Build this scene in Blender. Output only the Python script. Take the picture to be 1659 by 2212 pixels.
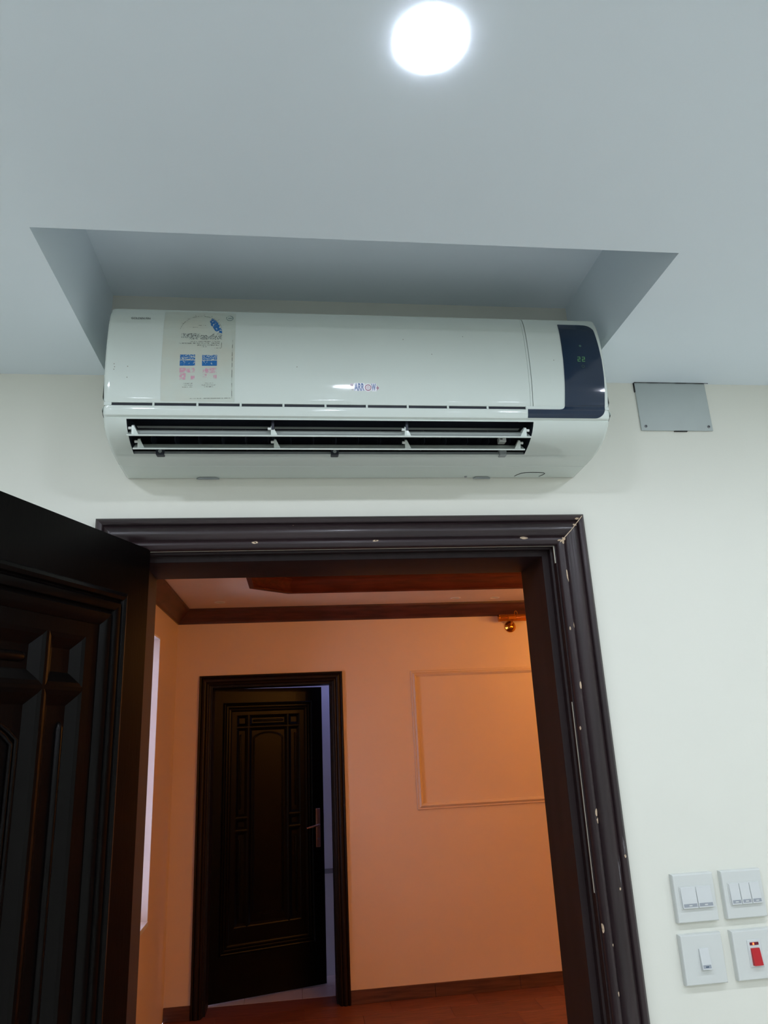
import bpy, bmesh, math, random
from mathutils import Vector, Matrix
for o in list(bpy.data.objects): bpy.data.objects.remove(o)
SC = bpy.context.scene
COL = SC.collection
random.seed(4)

# ------------------------------------------------------------------ camera
CX, CY, CZ = -0.030042, -1.491876, 1.764075
R_ = Vector((0.99194447, -0.11837755, -0.04508792))
U_ = Vector((0.00838846, -0.29377117, 0.95583897))
F_ = Vector((0.12639541, 0.9485174, 0.29041168))
cam = bpy.data.cameras.new('camera'); camo = bpy.data.objects.new('camera', cam); COL.objects.link(camo)
M = Matrix((R_, U_, -F_)).transposed().to_4x4(); M.translation = Vector((CX, CY, CZ))
camo.matrix_world = M
cam.sensor_fit = 'HORIZONTAL'; cam.sensor_width = 36.0
cam.lens = 36.0 * 1541.276 / 1659.0
cam.clip_start = 0.02; cam.clip_end = 100
SC.camera = camo

# ------------------------------------------------------------------ world, exposure
W = bpy.data.worlds.new('overcast_daylight'); SC.world = W; W.use_nodes = True
bg = W.node_tree.nodes['Background']; bg.inputs[0].default_value = (0.78, 0.78, 1.0, 1); bg.inputs[1].default_value = 8.0
SC.view_settings.view_transform = 'Standard'; SC.view_settings.look = 'None'
SC.view_settings.exposure = 0.0; SC.view_settings.gamma = 1.0; SC.view_settings.use_curve_mapping = False
LAMP = 235.0            # round ceiling lamps of the white room (emission strength)
LAMP_COL = (0.94, 1.0, 1.15)
WARM = 108.0             # unseen glowing globes that light the hall
WARM_COL = (1.0, 0.43, 0.075)

# ------------------------------------------------------------------ helpers
def lin(r, g, b):
    f = lambda c: (c/255/12.92) if c/255 <= 0.04045 else ((c/255+0.055)/1.055)**2.4
    return (f(r), f(g), f(b), 1)

def mat(name, col, rough=0.5, metal=0.0, var=0.0, scale=8.0, bump=0.0, bscale=60.0, coat=0.0, stretch=None, col2=None, spec=0.5):
    m = bpy.data.materials.new(name); m.use_nodes = True
    nt = m.node_tree; b = nt.nodes['Principled BSDF']
    b.inputs['Roughness'].default_value = rough; b.inputs['Metallic'].default_value = metal
    b.inputs['Coat Weight'].default_value = coat; b.inputs['Coat Roughness'].default_value = 0.12
    b.inputs['Specular IOR Level'].default_value = spec
    tc = nt.nodes.new('ShaderNodeTexCoord'); mp = nt.nodes.new('ShaderNodeMapping')
    nt.links.new(tc.outputs['Object'], mp.inputs[0])
    if stretch: mp.inputs['Scale'].default_value = stretch
    n = nt.nodes.new('ShaderNodeTexNoise'); n.inputs['Scale'].default_value = scale; n.inputs['Detail'].default_value = 6
    nt.links.new(mp.outputs[0], n.inputs[0])
    mx = nt.nodes.new('ShaderNodeMix'); mx.data_type = 'RGBA'
    c2 = col2 if col2 else tuple(max(0, c*(1-var)) for c in col[:3])+(1,)
    mx.inputs[6].default_value = c2; mx.inputs[7].default_value = col
    rp = nt.nodes.new('ShaderNodeMapRange'); rp.inputs[1].default_value = 0.35; rp.inputs[2].default_value = 0.65
    nt.links.new(n.outputs[0], rp.inputs[0]); nt.links.new(rp.outputs[0], mx.inputs[0])
    nt.links.new(mx.outputs[2], b.inputs['Base Color'])
    if bump:
        n2 = nt.nodes.new('ShaderNodeTexNoise'); n2.inputs['Scale'].default_value = bscale; n2.inputs['Detail'].default_value = 4
        nt.links.new(mp.outputs[0], n2.inputs[0])
        bp = nt.nodes.new('ShaderNodeBump'); bp.inputs['Strength'].default_value = bump; bp.inputs['Distance'].default_value = 0.002
        nt.links.new(n2.outputs[0], bp.inputs['Height']); nt.links.new(bp.outputs[0], b.inputs['Normal'])
    return m

def emis(name, col, strength, base=0.8):
    m = bpy.data.materials.new(name); m.use_nodes = True; nt = m.node_tree
    b = nt.nodes['Principled BSDF']; b.inputs['Base Color'].default_value = (base, base, base, 1)
    b.inputs['Emission Color'].default_value = col[:3]+(1,); b.inputs['Emission Strength'].default_value = strength
    return m

def worn_print(name, ink, paper, thr=0.5, scale=260.0, stretch=(1, 1, 1), soft=0.03, rough=0.4):
    """ink that has flaked off its paper in patches"""
    m = bpy.data.materials.new(name); m.use_nodes = True; nt = m.node_tree; b = nt.nodes['Principled BSDF']
    tc = nt.nodes.new('ShaderNodeTexCoord'); mp = nt.nodes.new('ShaderNodeMapping'); mp.inputs['Scale'].default_value = stretch
    nt.links.new(tc.outputs['Object'], mp.inputs[0])
    n = nt.nodes.new('ShaderNodeTexNoise'); n.inputs['Scale'].default_value = scale; n.inputs['Detail'].default_value = 3
    nt.links.new(mp.outputs[0], n.inputs[0])
    rp = nt.nodes.new('ShaderNodeMapRange'); rp.inputs[1].default_value = thr-soft; rp.inputs[2].default_value = thr+soft
    nt.links.new(n.outputs[0], rp.inputs[0])
    mx = nt.nodes.new('ShaderNodeMix'); mx.data_type = 'RGBA'; mx.inputs[6].default_value = paper; mx.inputs[7].default_value = ink
    nt.links.new(rp.outputs[0], mx.inputs[0]); nt.links.new(mx.outputs[2], b.inputs['Base Color']); b.inputs['Roughness'].default_value = rough
    return m

def empty(name, label=None, cat=None, loc=(0, 0, 0), rz=0.0, group=None, kind=None):
    o = bpy.data.objects.new(name, None); COL.objects.link(o); o.location = loc; o.rotation_euler = (0, 0, rz)
    o.empty_display_size = 0.05
    return tag(o, label, cat, group, kind)

def tag(o, label=None, cat=None, group=None, kind=None):
    if label: o['label'] = label
    if cat: o['category'] = cat
    if group: o['group'] = group
    if kind: o['kind'] = kind
    return o

def root_of(p):
    q = p
    while q.parent: q = q.parent
    return q

def obj(name, V, Fc, m, parent=None, smooth=False, local=False, angle=40):
    """link one mesh; V in world coordinates unless local"""
    root = root_of(parent) if parent else None
    off = Vector((0, 0, 0))
    if not local and root is not None: off = Vector(root.location)
    me = bpy.data.meshes.new(name); me.from_pydata([Vector(v)-off for v in V], [], Fc)
    bm = bmesh.new(); bm.from_mesh(me); bmesh.ops.recalc_face_normals(bm, faces=bm.faces)
    for f in bm.faces: f.smooth = smooth
    if smooth:
        for e in bm.edges:
            if len(e.link_faces) == 2 and e.calc_face_angle(0) > math.radians(angle): e.smooth = False
    bm.to_mesh(me); bm.free()
    if m: me.materials.append(m)
    o = bpy.data.objects.new(name, me); COL.objects.link(o)
    if parent: o.parent = parent
    return o

def box(x0, x1, y0, y1, z0, z1):
    V = [(x, y, z) for x in (x0, x1) for y in (y0, y1) for z in (z0, z1)]
    Fc = [(0, 1, 3, 2), (4, 6, 7, 5), (0, 4, 5, 1), (2, 3, 7, 6), (0, 2, 6, 4), (1, 5, 7, 3)]
    return V, Fc

def join(*parts):
    V = []; Fc = []
    for v, f in parts:
        k = len(V); V += list(v); Fc += [tuple(i+k for i in q) for q in f]
    return V, Fc

def bbox_bevel(name, x0, x1, y0, y1, z0, z1, m, parent=None, bev=0.002, seg=2, local=False):
    V, Fc = box(x0, x1, y0, y1, z0, z1)
    root = root_of(parent) if parent else None
    off = Vector((0, 0, 0)) if (local or root is None) else Vector(root.location)
    bm = bmesh.new(); vs = [bm.verts.new(Vector(v)-off) for v in V]
    for f in Fc: bm.faces.new([vs[i] for i in f])
    bmesh.ops.recalc_face_normals(bm, faces=bm.faces)
    bmesh.ops.bevel(bm, geom=list(bm.edges), offset=bev, segments=seg, profile=0.5, affect='EDGES')
    for f in bm.faces: f.smooth = seg > 1
    me = bpy.data.meshes.new(name); bm.to_mesh(me); bm.free()
    if m: me.materials.append(m)
    o = bpy.data.objects.new(name, me); COL.objects.link(o)
    if parent: o.parent = parent
    return o

def tube(path, r, n=8, closed=False, axis=None):
    """path of points -> tube verts/faces"""
    P = [Vector(p) for p in path]; V = []; Fc = []; N = len(P)
    for i, p in enumerate(P):
        a = P[(i-1) % N] if (closed or i > 0) else p
        b = P[(i+1) % N] if (closed or i < N-1) else p
        t = (b-a).normalized()
        s = t.cross(Vector(axis) if axis else Vector((0, 0, 1)))
        if s.length < 1e-4: s = t.cross(Vector((0, 1, 0)))
        s.normalize(); w = s.cross(t).normalized()
        rr = r[i] if isinstance(r, (list, tuple)) else r
        for k in range(n):
            a_ = 2*math.pi*k/n
            V.append(p + s*math.cos(a_)*rr + w*math.sin(a_)*rr)
    M_ = N if closed else N-1
    for i in range(M_):
        for k in range(n):
            a = i*n+k; b = i*n+(k+1) % n; c = ((i+1) % N)*n+(k+1) % n; d = ((i+1) % N)*n+k
            Fc.append((a, b, c, d))
    if not closed:
        Fc.append(tuple(range(n))); Fc.append(tuple((N-1)*n+k for k in range(n)))
    return V, Fc

def lathe(prof, centre, axis='z', n=32):
    """prof: (radius, height along axis)"""
    V = []; Fc = []
    for (r, h) in prof:
        for k in range(n):
            a = 2*math.pi*k/n; c, s = r*math.cos(a), r*math.sin(a)
            if axis == 'z': p = (c, s, h)
            elif axis == 'y': p = (c, h, s)
            else: p = (h, c, s)
            V.append(Vector(p)+Vector(centre))
    for i in range(len(prof)-1):
        for k in range(n):
            Fc.append((i*n+k, i*n+(k+1) % n, (i+1)*n+(k+1) % n, (i+1)*n+k))
    if prof[0][0] > 1e-5: Fc.append(tuple(range(n)))
    if prof[-1][0] > 1e-5: Fc.append(tuple((len(prof)-1)*n+k for k in range(n)))
    return V, Fc

# ------------------------------------------------------------------ materials
WHITE = mat('painted_wall_cream', lin(229, 230, 218), 0.55, var=0.025, scale=2.5, bump=0.08, bscale=90)
CEIL = mat('painted_ceiling_white', lin(234, 246, 252), 0.6, var=0.02, scale=2.0, bump=0.05, bscale=70)
HALLW = mat('hall_wall_peach', lin(222, 200, 186), 0.55, var=0.03, scale=2.0, bump=0.06, bscale=80)
HALLC = mat('hall_ceiling_cream', lin(226, 208, 194), 0.6, var=0.08, scale=3.0)
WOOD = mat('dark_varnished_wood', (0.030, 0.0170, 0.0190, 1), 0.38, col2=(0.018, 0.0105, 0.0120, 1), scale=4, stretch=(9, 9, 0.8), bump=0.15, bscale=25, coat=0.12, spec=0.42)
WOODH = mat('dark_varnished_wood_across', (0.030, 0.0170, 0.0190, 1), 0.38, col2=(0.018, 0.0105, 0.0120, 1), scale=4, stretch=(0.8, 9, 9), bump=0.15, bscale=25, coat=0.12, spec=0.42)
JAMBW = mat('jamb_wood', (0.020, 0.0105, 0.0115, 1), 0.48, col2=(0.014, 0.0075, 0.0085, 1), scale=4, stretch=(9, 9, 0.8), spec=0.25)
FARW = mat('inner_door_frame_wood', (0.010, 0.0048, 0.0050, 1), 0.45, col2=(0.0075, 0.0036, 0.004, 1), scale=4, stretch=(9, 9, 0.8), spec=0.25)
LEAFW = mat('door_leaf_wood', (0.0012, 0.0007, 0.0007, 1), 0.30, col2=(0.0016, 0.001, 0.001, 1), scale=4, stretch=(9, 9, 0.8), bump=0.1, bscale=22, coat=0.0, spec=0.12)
REDW = mat('reddish_brown_wood', lin(92, 40, 30), 0.6, col2=lin(72, 30, 24), scale=5, stretch=(1, 9, 9), spec=0.2)
CORN = mat('cornice_wood', lin(84, 48, 50), 0.4, col2=lin(60, 36, 40), scale=5, stretch=(1, 1, 9))
BARE = mat('bare_chipped_wood', lin(214, 190, 160), 0.8, var=0.25, scale=200)
PUTTY = mat('putty_filler', lin(205, 205, 190), 0.7, var=0.1, scale=40)
PLAST = mat('white_plastic', lin(214, 224, 216), 0.08, var=0.02, scale=5, spec=0.5)
PLAST2 = mat('white_plastic_matte', lin(222, 226, 220), 0.36, var=0.02, scale=9)
GREYP = mat('grey_plastic', lin(150, 158, 158), 0.4, var=0.1, scale=60)
DARK = mat('dark_outlet_interior', lin(26, 32, 44), 0.6, var=0.3, scale=30)
DARK2 = mat('dark_moving_vane', lin(34, 40, 52), 0.5, var=0.2, scale=40)
DISP = mat('glossy_display_glass', lin(24, 42, 64), 0.07, var=0.1, scale=4, spec=0.7)
CABIN = mat('grey_cover_plate', lin(182, 192, 190), 0.5, var=0.04, scale=12)
METAL = mat('screw_steel', lin(150, 152, 155), 0.3, metal=1.0, var=0.2, scale=200)
BLACK = mat('black_recess', lin(20, 20, 22), 0.6)
BRASS = mat('polished_brass', lin(214, 150, 60), 0.16, metal=1.0, var=0.1, scale=30)
BRONZE = mat('dull_bronze_handle', lin(150, 118, 108), 0.35, metal=0.8, var=0.1, scale=60)
SWITCH = mat('switch_plastic', lin(213, 217, 212), 0.3, var=0.01, scale=20)
SWITCH2 = mat('switch_rocker_plastic', lin(212, 216, 214), 0.28, var=0.01, scale=20)
STRIP = mat('rocker_label_strip', lin(158, 164, 170), 0.35, var=0.05, scale=100)
REDP = mat('red_rocker_plastic', lin(190, 26, 38), 0.35, var=0.08, scale=50)
MAROON = mat('neon_window_plastic', lin(110, 16, 40), 0.25, var=0.1, scale=100)
TILE = mat('pale_floor_tile', lin(190, 178, 176), 0.25, var=0.06, scale=6)
GROUT = mat('floor_grout', lin(110, 90, 84), 0.8)
ROOMF = mat('beige_floor_tile', lin(236, 233, 228), 0.3, var=0.06, scale=4)
BLUEW = mat('cool_painted_wall', lin(196, 196, 214), 0.6, var=0.03, scale=3)
CLOTHW = mat('window_frame_white', lin(225, 225, 228), 0.35, var=0.02)
PAPER = mat('label_paper', lin(197, 208, 197), 0.4, col2=lin(199, 203, 188), scale=14)
FLOORP = [mat('floor_plank_wood_%s' % n, lin(*c), 0.42, col2=lin(*d), scale=6, stretch=(0.9, 14, 14), bump=0.1, bscale=30)
          for n, c, d in (('a', (134, 78, 64), (104, 56, 48)), ('b', (126, 72, 60), (96, 52, 46)), ('c', (140, 84, 68), (106, 60, 50)))]
SKIRT = mat('skirting_wood', lin(98, 62, 52), 0.4, col2=lin(70, 42, 38), scale=6, stretch=(0.9, 12, 12))
LEDG = emis('green_led', (0.055, 0.19, 0.065), 0.9, 0.01)
LEDG2 = emis('faint_green_led', (0.03, 0.10, 0.08), 0.7, 0.01)
LEDG3 = emis('dim_green_led', (0.012, 0.05, 0.018), 0.6, 0.01)
NEON = emis('lit_neon', (1.0, 0.05, 0.0), 1.3, 0.1)
NEON2 = emis('neon_core', (1.0, 0.6, 0.05), 1.6, 0.1)
LAMPM = emis('lamp_diffuser_lit', LAMP_COL, LAMP)
WARMM = emis('warm_globe_lit', WARM_COL, WARM)
COOLM = emis('cool_fill_lit', (0.38, 0.46, 1.0), 45)

GLASS = bpy.data.materials.new('clear_pane'); GLASS.use_nodes = True
_n = GLASS.node_tree; _n.nodes.clear()
_o = _n.nodes.new('ShaderNodeOutputMaterial'); _t = _n.nodes.new('ShaderNodeBsdfTransparent'); _g = _n.nodes.new('ShaderNodeBsdfGlossy')
_g.inputs['Roughness'].default_value = 0.02; _f = _n.nodes.new('ShaderNodeFresnel'); _m = _n.nodes.new('ShaderNodeMixShader')
_n.links.new(_f.outputs[0], _m.inputs[0]); _n.links.new(_t.outputs[0], _m.inputs[1]); _n.links.new(_g.outputs[0], _m.inputs[2]); _n.links.new(_m.outputs[0], _o.inputs[0])
AMBER = bpy.data.materials.new('amber_glass'); AMBER.use_nodes = True
_b = AMBER.node_tree.nodes['Principled BSDF']; _b.inputs['Base Color'].default_value = lin(240, 180, 90); _b.inputs['Roughness'].default_value = 0.05
_b.inputs['Transmission Weight'].default_value = 0.9; _b.inputs['IOR'].default_value = 1.25

# ------------------------------------------------------------------ room shell, white room
H = 2.545; XL, XR, YB = -2.1, 2.5, -3.9
OX0, OX1, OZ = -0.370, 0.560, 2.150       # hole for the door
RL, RR, RD, RH = -0.4387, 0.651, -0.491, 2.750
T = 0.165
def struct(name, V, Fc, m, label, cat, parent=None, smooth=False):
    o = obj(name, V, Fc, m, parent, smooth)
    if parent is None: tag(o, label, cat, kind='structure')
    return o
def wall_with_hole(x0, x1, z1, y0, y1, a, b, c):
    return join(box(x0, a, y0, y1, 0, z1), box(b, x1, y0, y1, 0, z1), box(a, b, y0, y1, c, z1))
struct('wall_front', *join(wall_with_hole(XL, XR, H, 0, T/2, OX0, OX1, OZ), box(RL-.05, RR+.05, 0, T/2, H, RH+.05)), WHITE, 'cream painted wall around the dark door frame', 'wall')
struct('wall_left', *box(XL-.1, XL, YB, 0, 0, H), WHITE, 'cream side wall of the white room, out of view to the left', 'wall')
struct('wall_right', *box(XR, XR+.1, YB, 0, 0, H), WHITE, 'cream side wall of the white room, out of view to the right', 'wall')
struct('wall_back', *box(XL-.1, XR+.1, YB-.1, YB, 0, H), WHITE, 'cream wall behind the camera', 'wall')
struct('floor', *box(XL-.1, XR+.1, YB-.1, 0.001, -.05, 0), ROOMF, 'beige tiled floor of the white room', 'floor')
cv = join(box(XL-.1, RL, YB-.1, 0, H, H+.04), box(RR, XR+.1, YB-.1, 0, H, H+.04), box(RL, RR, YB-.1, RD, H, H+.04),
          box(RL-.03, RL, RD-.03, 0, H+.04, RH), box(RR, RR+.03, RD-.03, 0, H+.04, RH), box(RL-.03, RR+.03, RD-.03, RD, H+.04, RH), box(RL-.03, RR+.03, RD-.03, 0, RH, RH+.03))
struct('ceiling', *cv, CEIL, 'white false ceiling with a deep recess above the air conditioner', 'ceiling')

# ------------------------------------------------------------------ hall shell
YF = 4.0605; XC = -0.9; HX = 7.0; HZ = 2.69; HT = 0.2
FX0, FX1, FZ = -0.672, 0.262, 2.132
struct('wall_hall_near', *wall_with_hole(XC-.2, HX, HZ+.2, T/2, T, OX0, OX1, OZ), HALLW, 'hall side of the wall with the open door', 'wall')
struct('wall_hall_far', *wall_with_hole(XC-.2, HX, HZ+.2, YF, YF+HT, FX0, FX1, FZ), HALLW, 'orange lit far wall of the hall with the dark inner door', 'wall')
WY0, WY1, WZ0, WZ1 = 2.88, 3.36, 0.72, 2.40
struct('wall_hall_left', *join(box(XC-.2, XC, T, WY0, 0, HZ+.2), box(XC-.2, XC, WY1, YF, 0, HZ+.2), box(XC-.2, XC, WY0, WY1, 0, WZ0), box(XC-.2, XC, WY0, WY1, WZ1, HZ+.2)),
       HALLW, 'left wall of the hall with the tall bright window', 'wall')
struct('wall_hall_right', *box(HX, HX+.1, T, YF, 0, HZ+.2), HALLW, 'right end wall of the hall, out of view', 'wall')
# hall ceiling with octagonal tray
OCT = [(-.30, 1.05), (-.05, .83), (2.65, .83), (2.90, 1.05), (2.90, 3.20), (2.65, 3.42), (-.05, 3.42), (-.30, 3.20)]
bm = bmesh.new()
ring = []
for loop in ([(XC-.2, T), (HX, T), (HX, YF), (XC-.2, YF)], OCT):
    vs = [bm.verts.new((x, y, HZ)) for x, y in loop]
    for i in range(len(vs)): ring.append(bm.edges.new((vs[i], vs[(i+1) % len(vs)])))
bmesh.ops.triangle_fill(bm, edges=ring, use_beauty=True)
vs = [bm.verts.new((x, y, HZ+.17)) for x, y in [(-.6, .6), (3.2, .6), (3.2, 3.7), (-.6, 3.7)]]; bm.faces.new(vs)
me = bpy.data.meshes.new('ceiling_hall'); bm.to_mesh(me); bm.free(); me.materials.append(HALLC)
o = bpy.data.objects.new('ceiling_hall', me); COL.objects.link(o); tag(o, 'orange lit hall ceiling with an octagonal tray', 'ceiling', kind='structure')
# tray cladding in reddish wood: one board per side
tr = empty('trim_3', 'reddish wooden cladding of the octagonal ceiling tray in the hall', 'trim', (1.3, 2.1, HZ), kind='structure')
def shrink(loop, d):
    cx = sum(p[0] for p in loop)/len(loop); cy = sum(p[1] for p in loop)/len(loop)
    return [(x+(1 if x > cx else -1)*d, y+(1 if y > cy else -1)*d) for x, y in loop]
prof = [(.022, -.0008), (.020, -.004), (-.012, -.006), (-.012, .004), (-.004, .012), (0.0, .03), (.004, .06), (-.004, .082), (-.010, .088), (-.010, .098), (.03, .100), (.03, .17)]
for i in range(8):
    V = []
    for d, h in prof:
        lp = shrink(OCT, d*0.9)
        for q in (lp[i], lp[(i+1) % 8]): V.append((q[0], q[1], HZ+h))
    obj('tray_board', V, [(2*k, 2*k+1, 2*k+3, 2*k+2) for k in range(len(prof)-1)], REDW, tr, smooth=True)
# cornice
cp = [(0, 2.585), (.010, 2.585), (.014, 2.597), (.020, 2.603), (.035, 2.618), (.052, 2.642), (.074, 2.658), (.086, 2.664), (.090, 2.672), (.094, 2.676), (.094, HZ)]
co = empty('trim_4', 'dark wooden cornice around the top of the hall walls', 'trim', (XC, YF, 2.585), kind='structure')
def prism(sec0, sec1):
    n = len(sec0); return list(sec0)+list(sec1), [(i, (i+1) % n, n+(i+1) % n, n+i) for i in range(n)]
obj('cornice_board', *prism([(XC+p, YF-p, z) for p, z in cp], [(HX-p, YF-p, z) for p, z in cp]), CORN, co, smooth=True)
obj('cornice_board', *prism([(XC+p, YF-p, z) for p, z in cp], [(XC+p, T+p, z) for p, z in cp]), CORN, co, smooth=True)
obj('cornice_board', *prism([(XC+p, T+p, z) for p, z in cp], [(HX-p, T+p, z) for p, z in cp]), CORN, co, smooth=True)
# skirting of the hall (tile-like wood pieces)
def skirt(name, x0, x1, joints, label):
    e = empty(name, label, 'skirting', ((x0+x1)/2, YF, 0), kind='structure')
    xs = [x0]+joints+[x1]
    for a, b in zip(xs[:-1], xs[1:]):
        bbox_bevel('skirting_piece', a+.0008, b-.0008, YF-.010, YF, 0, .083, SKIRT, e, 0.0015, 1)
    return e
skirt('baseboard_far', 0.3295, HX, [0.907, 1.507, 2.107, 2.707, 3.307], 'dark wood skirting under the orange wall, right of the inner door')
skirt('baseboard_far_left', XC, -0.7275, [], 'short dark wood skirting left of the inner door')
e = empty('baseboard_left', 'dark wood skirting below the hall window', 'skirting', (XC, 2, 0), kind='structure')
for a in (T, .765, 1.365, 1.965, 2.565, 3.165):
    bbox_bevel('skirting_piece', XC, XC+.010, a+.0008, min(a+.5992, YF-.011), 0, .083, SKIRT, e, 0.0015, 1)

# hall floor: planks nearest the far wall are single pieces, the rest one slab
fl = empty('floor_hall', 'reddish brown wood plank floor of the hall', 'floor', (1, 2, 0), kind='structure')
rows = [(3.859, 4.0605, .665), (3.664, 3.857, .465), (3.469, 3.662, .86), (3.274, 3.467, .25), (3.079, 3.272, .72)]
k = 0
for (y0, y1, s) in rows:
    a = s - 1.8
    while a < 2.3:
        x0 = max(a, XC); x1 = min(a+.575 if False else a+.5735, 2.5)
        if x1 > x0+.02: bbox_bevel('floor_plank', x0, x1, y0, y1, -.02, 0, FLOORP[k % 3], fl, 0.0012, 1)
        a += .575; k += 1
obj('floor_bed', *join(box(XC, HX, T, YF+HT-.01, -.05, -.0205), box(XC, HX, 0.002, 3.077, -.0204, -.0005)), GROUT, fl)
obj('floor_plank', *box(FX0, FX1, YF+.0005, YF+HT-.005, -.02, 0), FLOORP[1], fl)
obj('floor_plank', *box(2.502, HX, 3.079, YF, -.02, 0), FLOORP[2], fl)

# wall panel moulding on the far wall: a picture-frame of profiled strips
pm = empty('trim_5', 'peach painted rectangular wall moulding right of the inner door', 'trim', (1.6, YF, 1.2), kind='structure')
mp_ = [(0, 0), (0, .008), (.004, .012), (.008, .012), (.010, .009), (.014, .010), (.020, .017), (.028, .020), (.034, .016), (.036, .011), (.040, .010), (.044, .004), (.044, 0)]
X0, X1, Z0, Z1 = .855, 2.45, 1.186, 2.1805
def ring_pieces(name, x0, x1, z0, z1, prof, m, parent, fn, label=None):
    """four mitred strips; fn(x, z, d) -> point"""
    S = []
    for w, d in prof: S.append([(x0+w, z0+w, d), (x1-w, z0+w, d), (x1-w, z1-w, d), (x0+w, z1-w, d)])
    for i in range(4):
        V = []
        for s in S: V += [fn(*s[i]), fn(*s[(i+1) % 4])]
        obj(name, V, [(2*k, 2*k+1, 2*k+3, 2*k+2) for k in range(len(S)-1)], m, parent, smooth=True, local=(fn.__name__ == 'leafpt'), angle=30)
def wallpt(x, z, d): return (x, YF-d, z)
ring_pieces('moulding_strip', X0, X1, Z0, Z1, mp_, HALLW, pm, wallpt)

# ------------------------------------------------------------------ window in the hall's left wall
wn = empty('window_1', 'tall bright window in the left wall of the hall, seen as a thin white strip', 'window', (XC-.15, (WY0+WY1)/2, WZ0), kind='structure')
obj('window_reveal', *join(box(XC-.2, XC+.001, WY1-.012, WY1, WZ0, WZ1), box(XC-.2, XC+.001, WY0, WY0+.012, WZ0, WZ1), box(XC-.2, XC+.001, WY0, WY1, WZ1-.012, WZ1)), CLOTHW, wn)
obj('window_sill', *box(XC-.2, XC+.004, WY0, WY1, WZ0, WZ0+.025), CLOTHW, wn)
fx0, fx1 = XC-.19, XC-.15
fr = obj('window_frame', *join(box(fx0, fx1, WY0+.012, WY0+.055, WZ0+.025, WZ1-.012), box(fx0, fx1, WY1-.055, WY1-.012, WZ0+.025, WZ1-.012),
     box(fx0, fx1, WY0+.055, WY1-.055, WZ0+.025, WZ0+.07), box(fx0, fx1, WY0+.055, WY1-.055, WZ1-.055, WZ1-.012), box(fx0, fx1, (WY0+WY1)/2-.02, (WY0+WY1)/2+.02, WZ0+.07, WZ1-.055)), CLOTHW, wn)
obj('window_pane', *box(fx0+.015, fx0+.019, WY0+.055, (WY0+WY1)/2-.02, WZ0+.07, WZ1-.055), GLASS, fr)
obj('window_pane', *box(fx0+.015, fx0+.019, (WY0+WY1)/2+.02, WY1-.055, WZ0+.07, WZ1-.055), GLASS, fr)

# ------------------------------------------------------------------ door frames
CP = [(0, 0), (0, .013), (.002, .018), (.007, .0215), (.012, .0205), (.0155, .017), (.0165, .0135), (.018, .0145), (.022, .021), (.030, .0255), (.038, .0255), (.045, .0215), (.050, .0155),
      (.0515, .0135), (.0530, .0145), (.056, .019), (.061, .020), (.066, .0165), (.0695, .012), (.0705, .007), (.0705, 0)]
def door_frame(name, label, x0, x1, zt, y0, thick, WOOD=WOOD, WOODH=WOODH, JW=JAMBW):
    e = empty(name, label, 'door frame', ((x0+x1)/2, y0, 0), kind='structure')
    n = len(CP)
    top = [(x0+w, y0-d, zt-w) for w, d in CP], [(x1-w, y0-d, zt-w) for w, d in CP]
    parts = {}
    parts['casing_top'] = obj('casing_top', *prism(*top), WOODH, e, smooth=True, angle=35)
    for nm, f in (('casing_left', lambda w: x0+w), ('casing_right', lambda w: x1-w)):
        a = [(f(w), y0-d, zt-w) for w, d in CP]; b = [(f(w), y0-d, 0.0) for w, d in CP]
        parts[nm] = obj(nm, *prism(a, b), WOOD, e, smooth=True, angle=35)
    a0, a1, zi = x0+.0735, x1-.0735, zt-.0695          # rebate faces
    for s, xr, nm in ((1, a0, 'jamb_left'), (-1, a1, 'jamb_right')):
        sec = [(xr, y0-.006), (xr, y0+.012), (xr+s*.004, y0+.014), (xr+s*.004, y0+.030), (xr+s*.018, y0+.031), (xr+s*.0185, y0+.034), (xr+s*.0185, y0+thick+.015), (xr-s*.010, y0+thick+.015), (xr-s*.010, y0-.006)]
        obj(nm, *join(prism([(x, y, 0) for x, y in sec], [(x, y, zi) for x, y in sec])), JW, e, smooth=True, angle=30)
    sec = [(y0-.006, zi), (y0+.012, zi), (y0+.014, zi-.004), (y0+.030, zi-.004), (y0+.031, zi-.016), (y0+.034, zi-.0175), (y0+thick+.015, zi-.0195), (y0+thick+.015, zi+.010), (y0-.006, zi+.010)]
    obj('jamb_head', *prism([(a0-.008, y, z) for y, z in sec], [(a1+.008, y, z) for y, z in sec]), JW, e, smooth=True, angle=30)
    # far side casing
    yb = y0+thick+.015
    obj('back_casing', *join(box(x0, a0+.014, yb, yb+.012, 0, zt), box(a1-.014, x1, yb, yb+.012, 0, zt), box(x0, x1, yb, yb+.012, zi-.012, zt)), WOOD, e)
    return e, parts, (a0, a1, zi)
df, dp, (A0, A1, ZI) = door_frame('trim_1', 'dark wooden moulded door frame with chipped varnish under the air conditioner', -.4362, .6203, 2.2076, 0.0, T+.005)
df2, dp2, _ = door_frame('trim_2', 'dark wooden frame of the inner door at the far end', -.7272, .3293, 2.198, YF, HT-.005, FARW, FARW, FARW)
# putty line between casing and jamb
obj('putty_line', *join(box(-.36, .5485, -.0045, -.0008, ZI-.0012, ZI+.0016), box(.5452, .5478, -.0045, -.0008, 2.098, ZI), box(.5462, .5474, -.0040, -.0008, 1.44, 1.80)), PUTTY, df)

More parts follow.
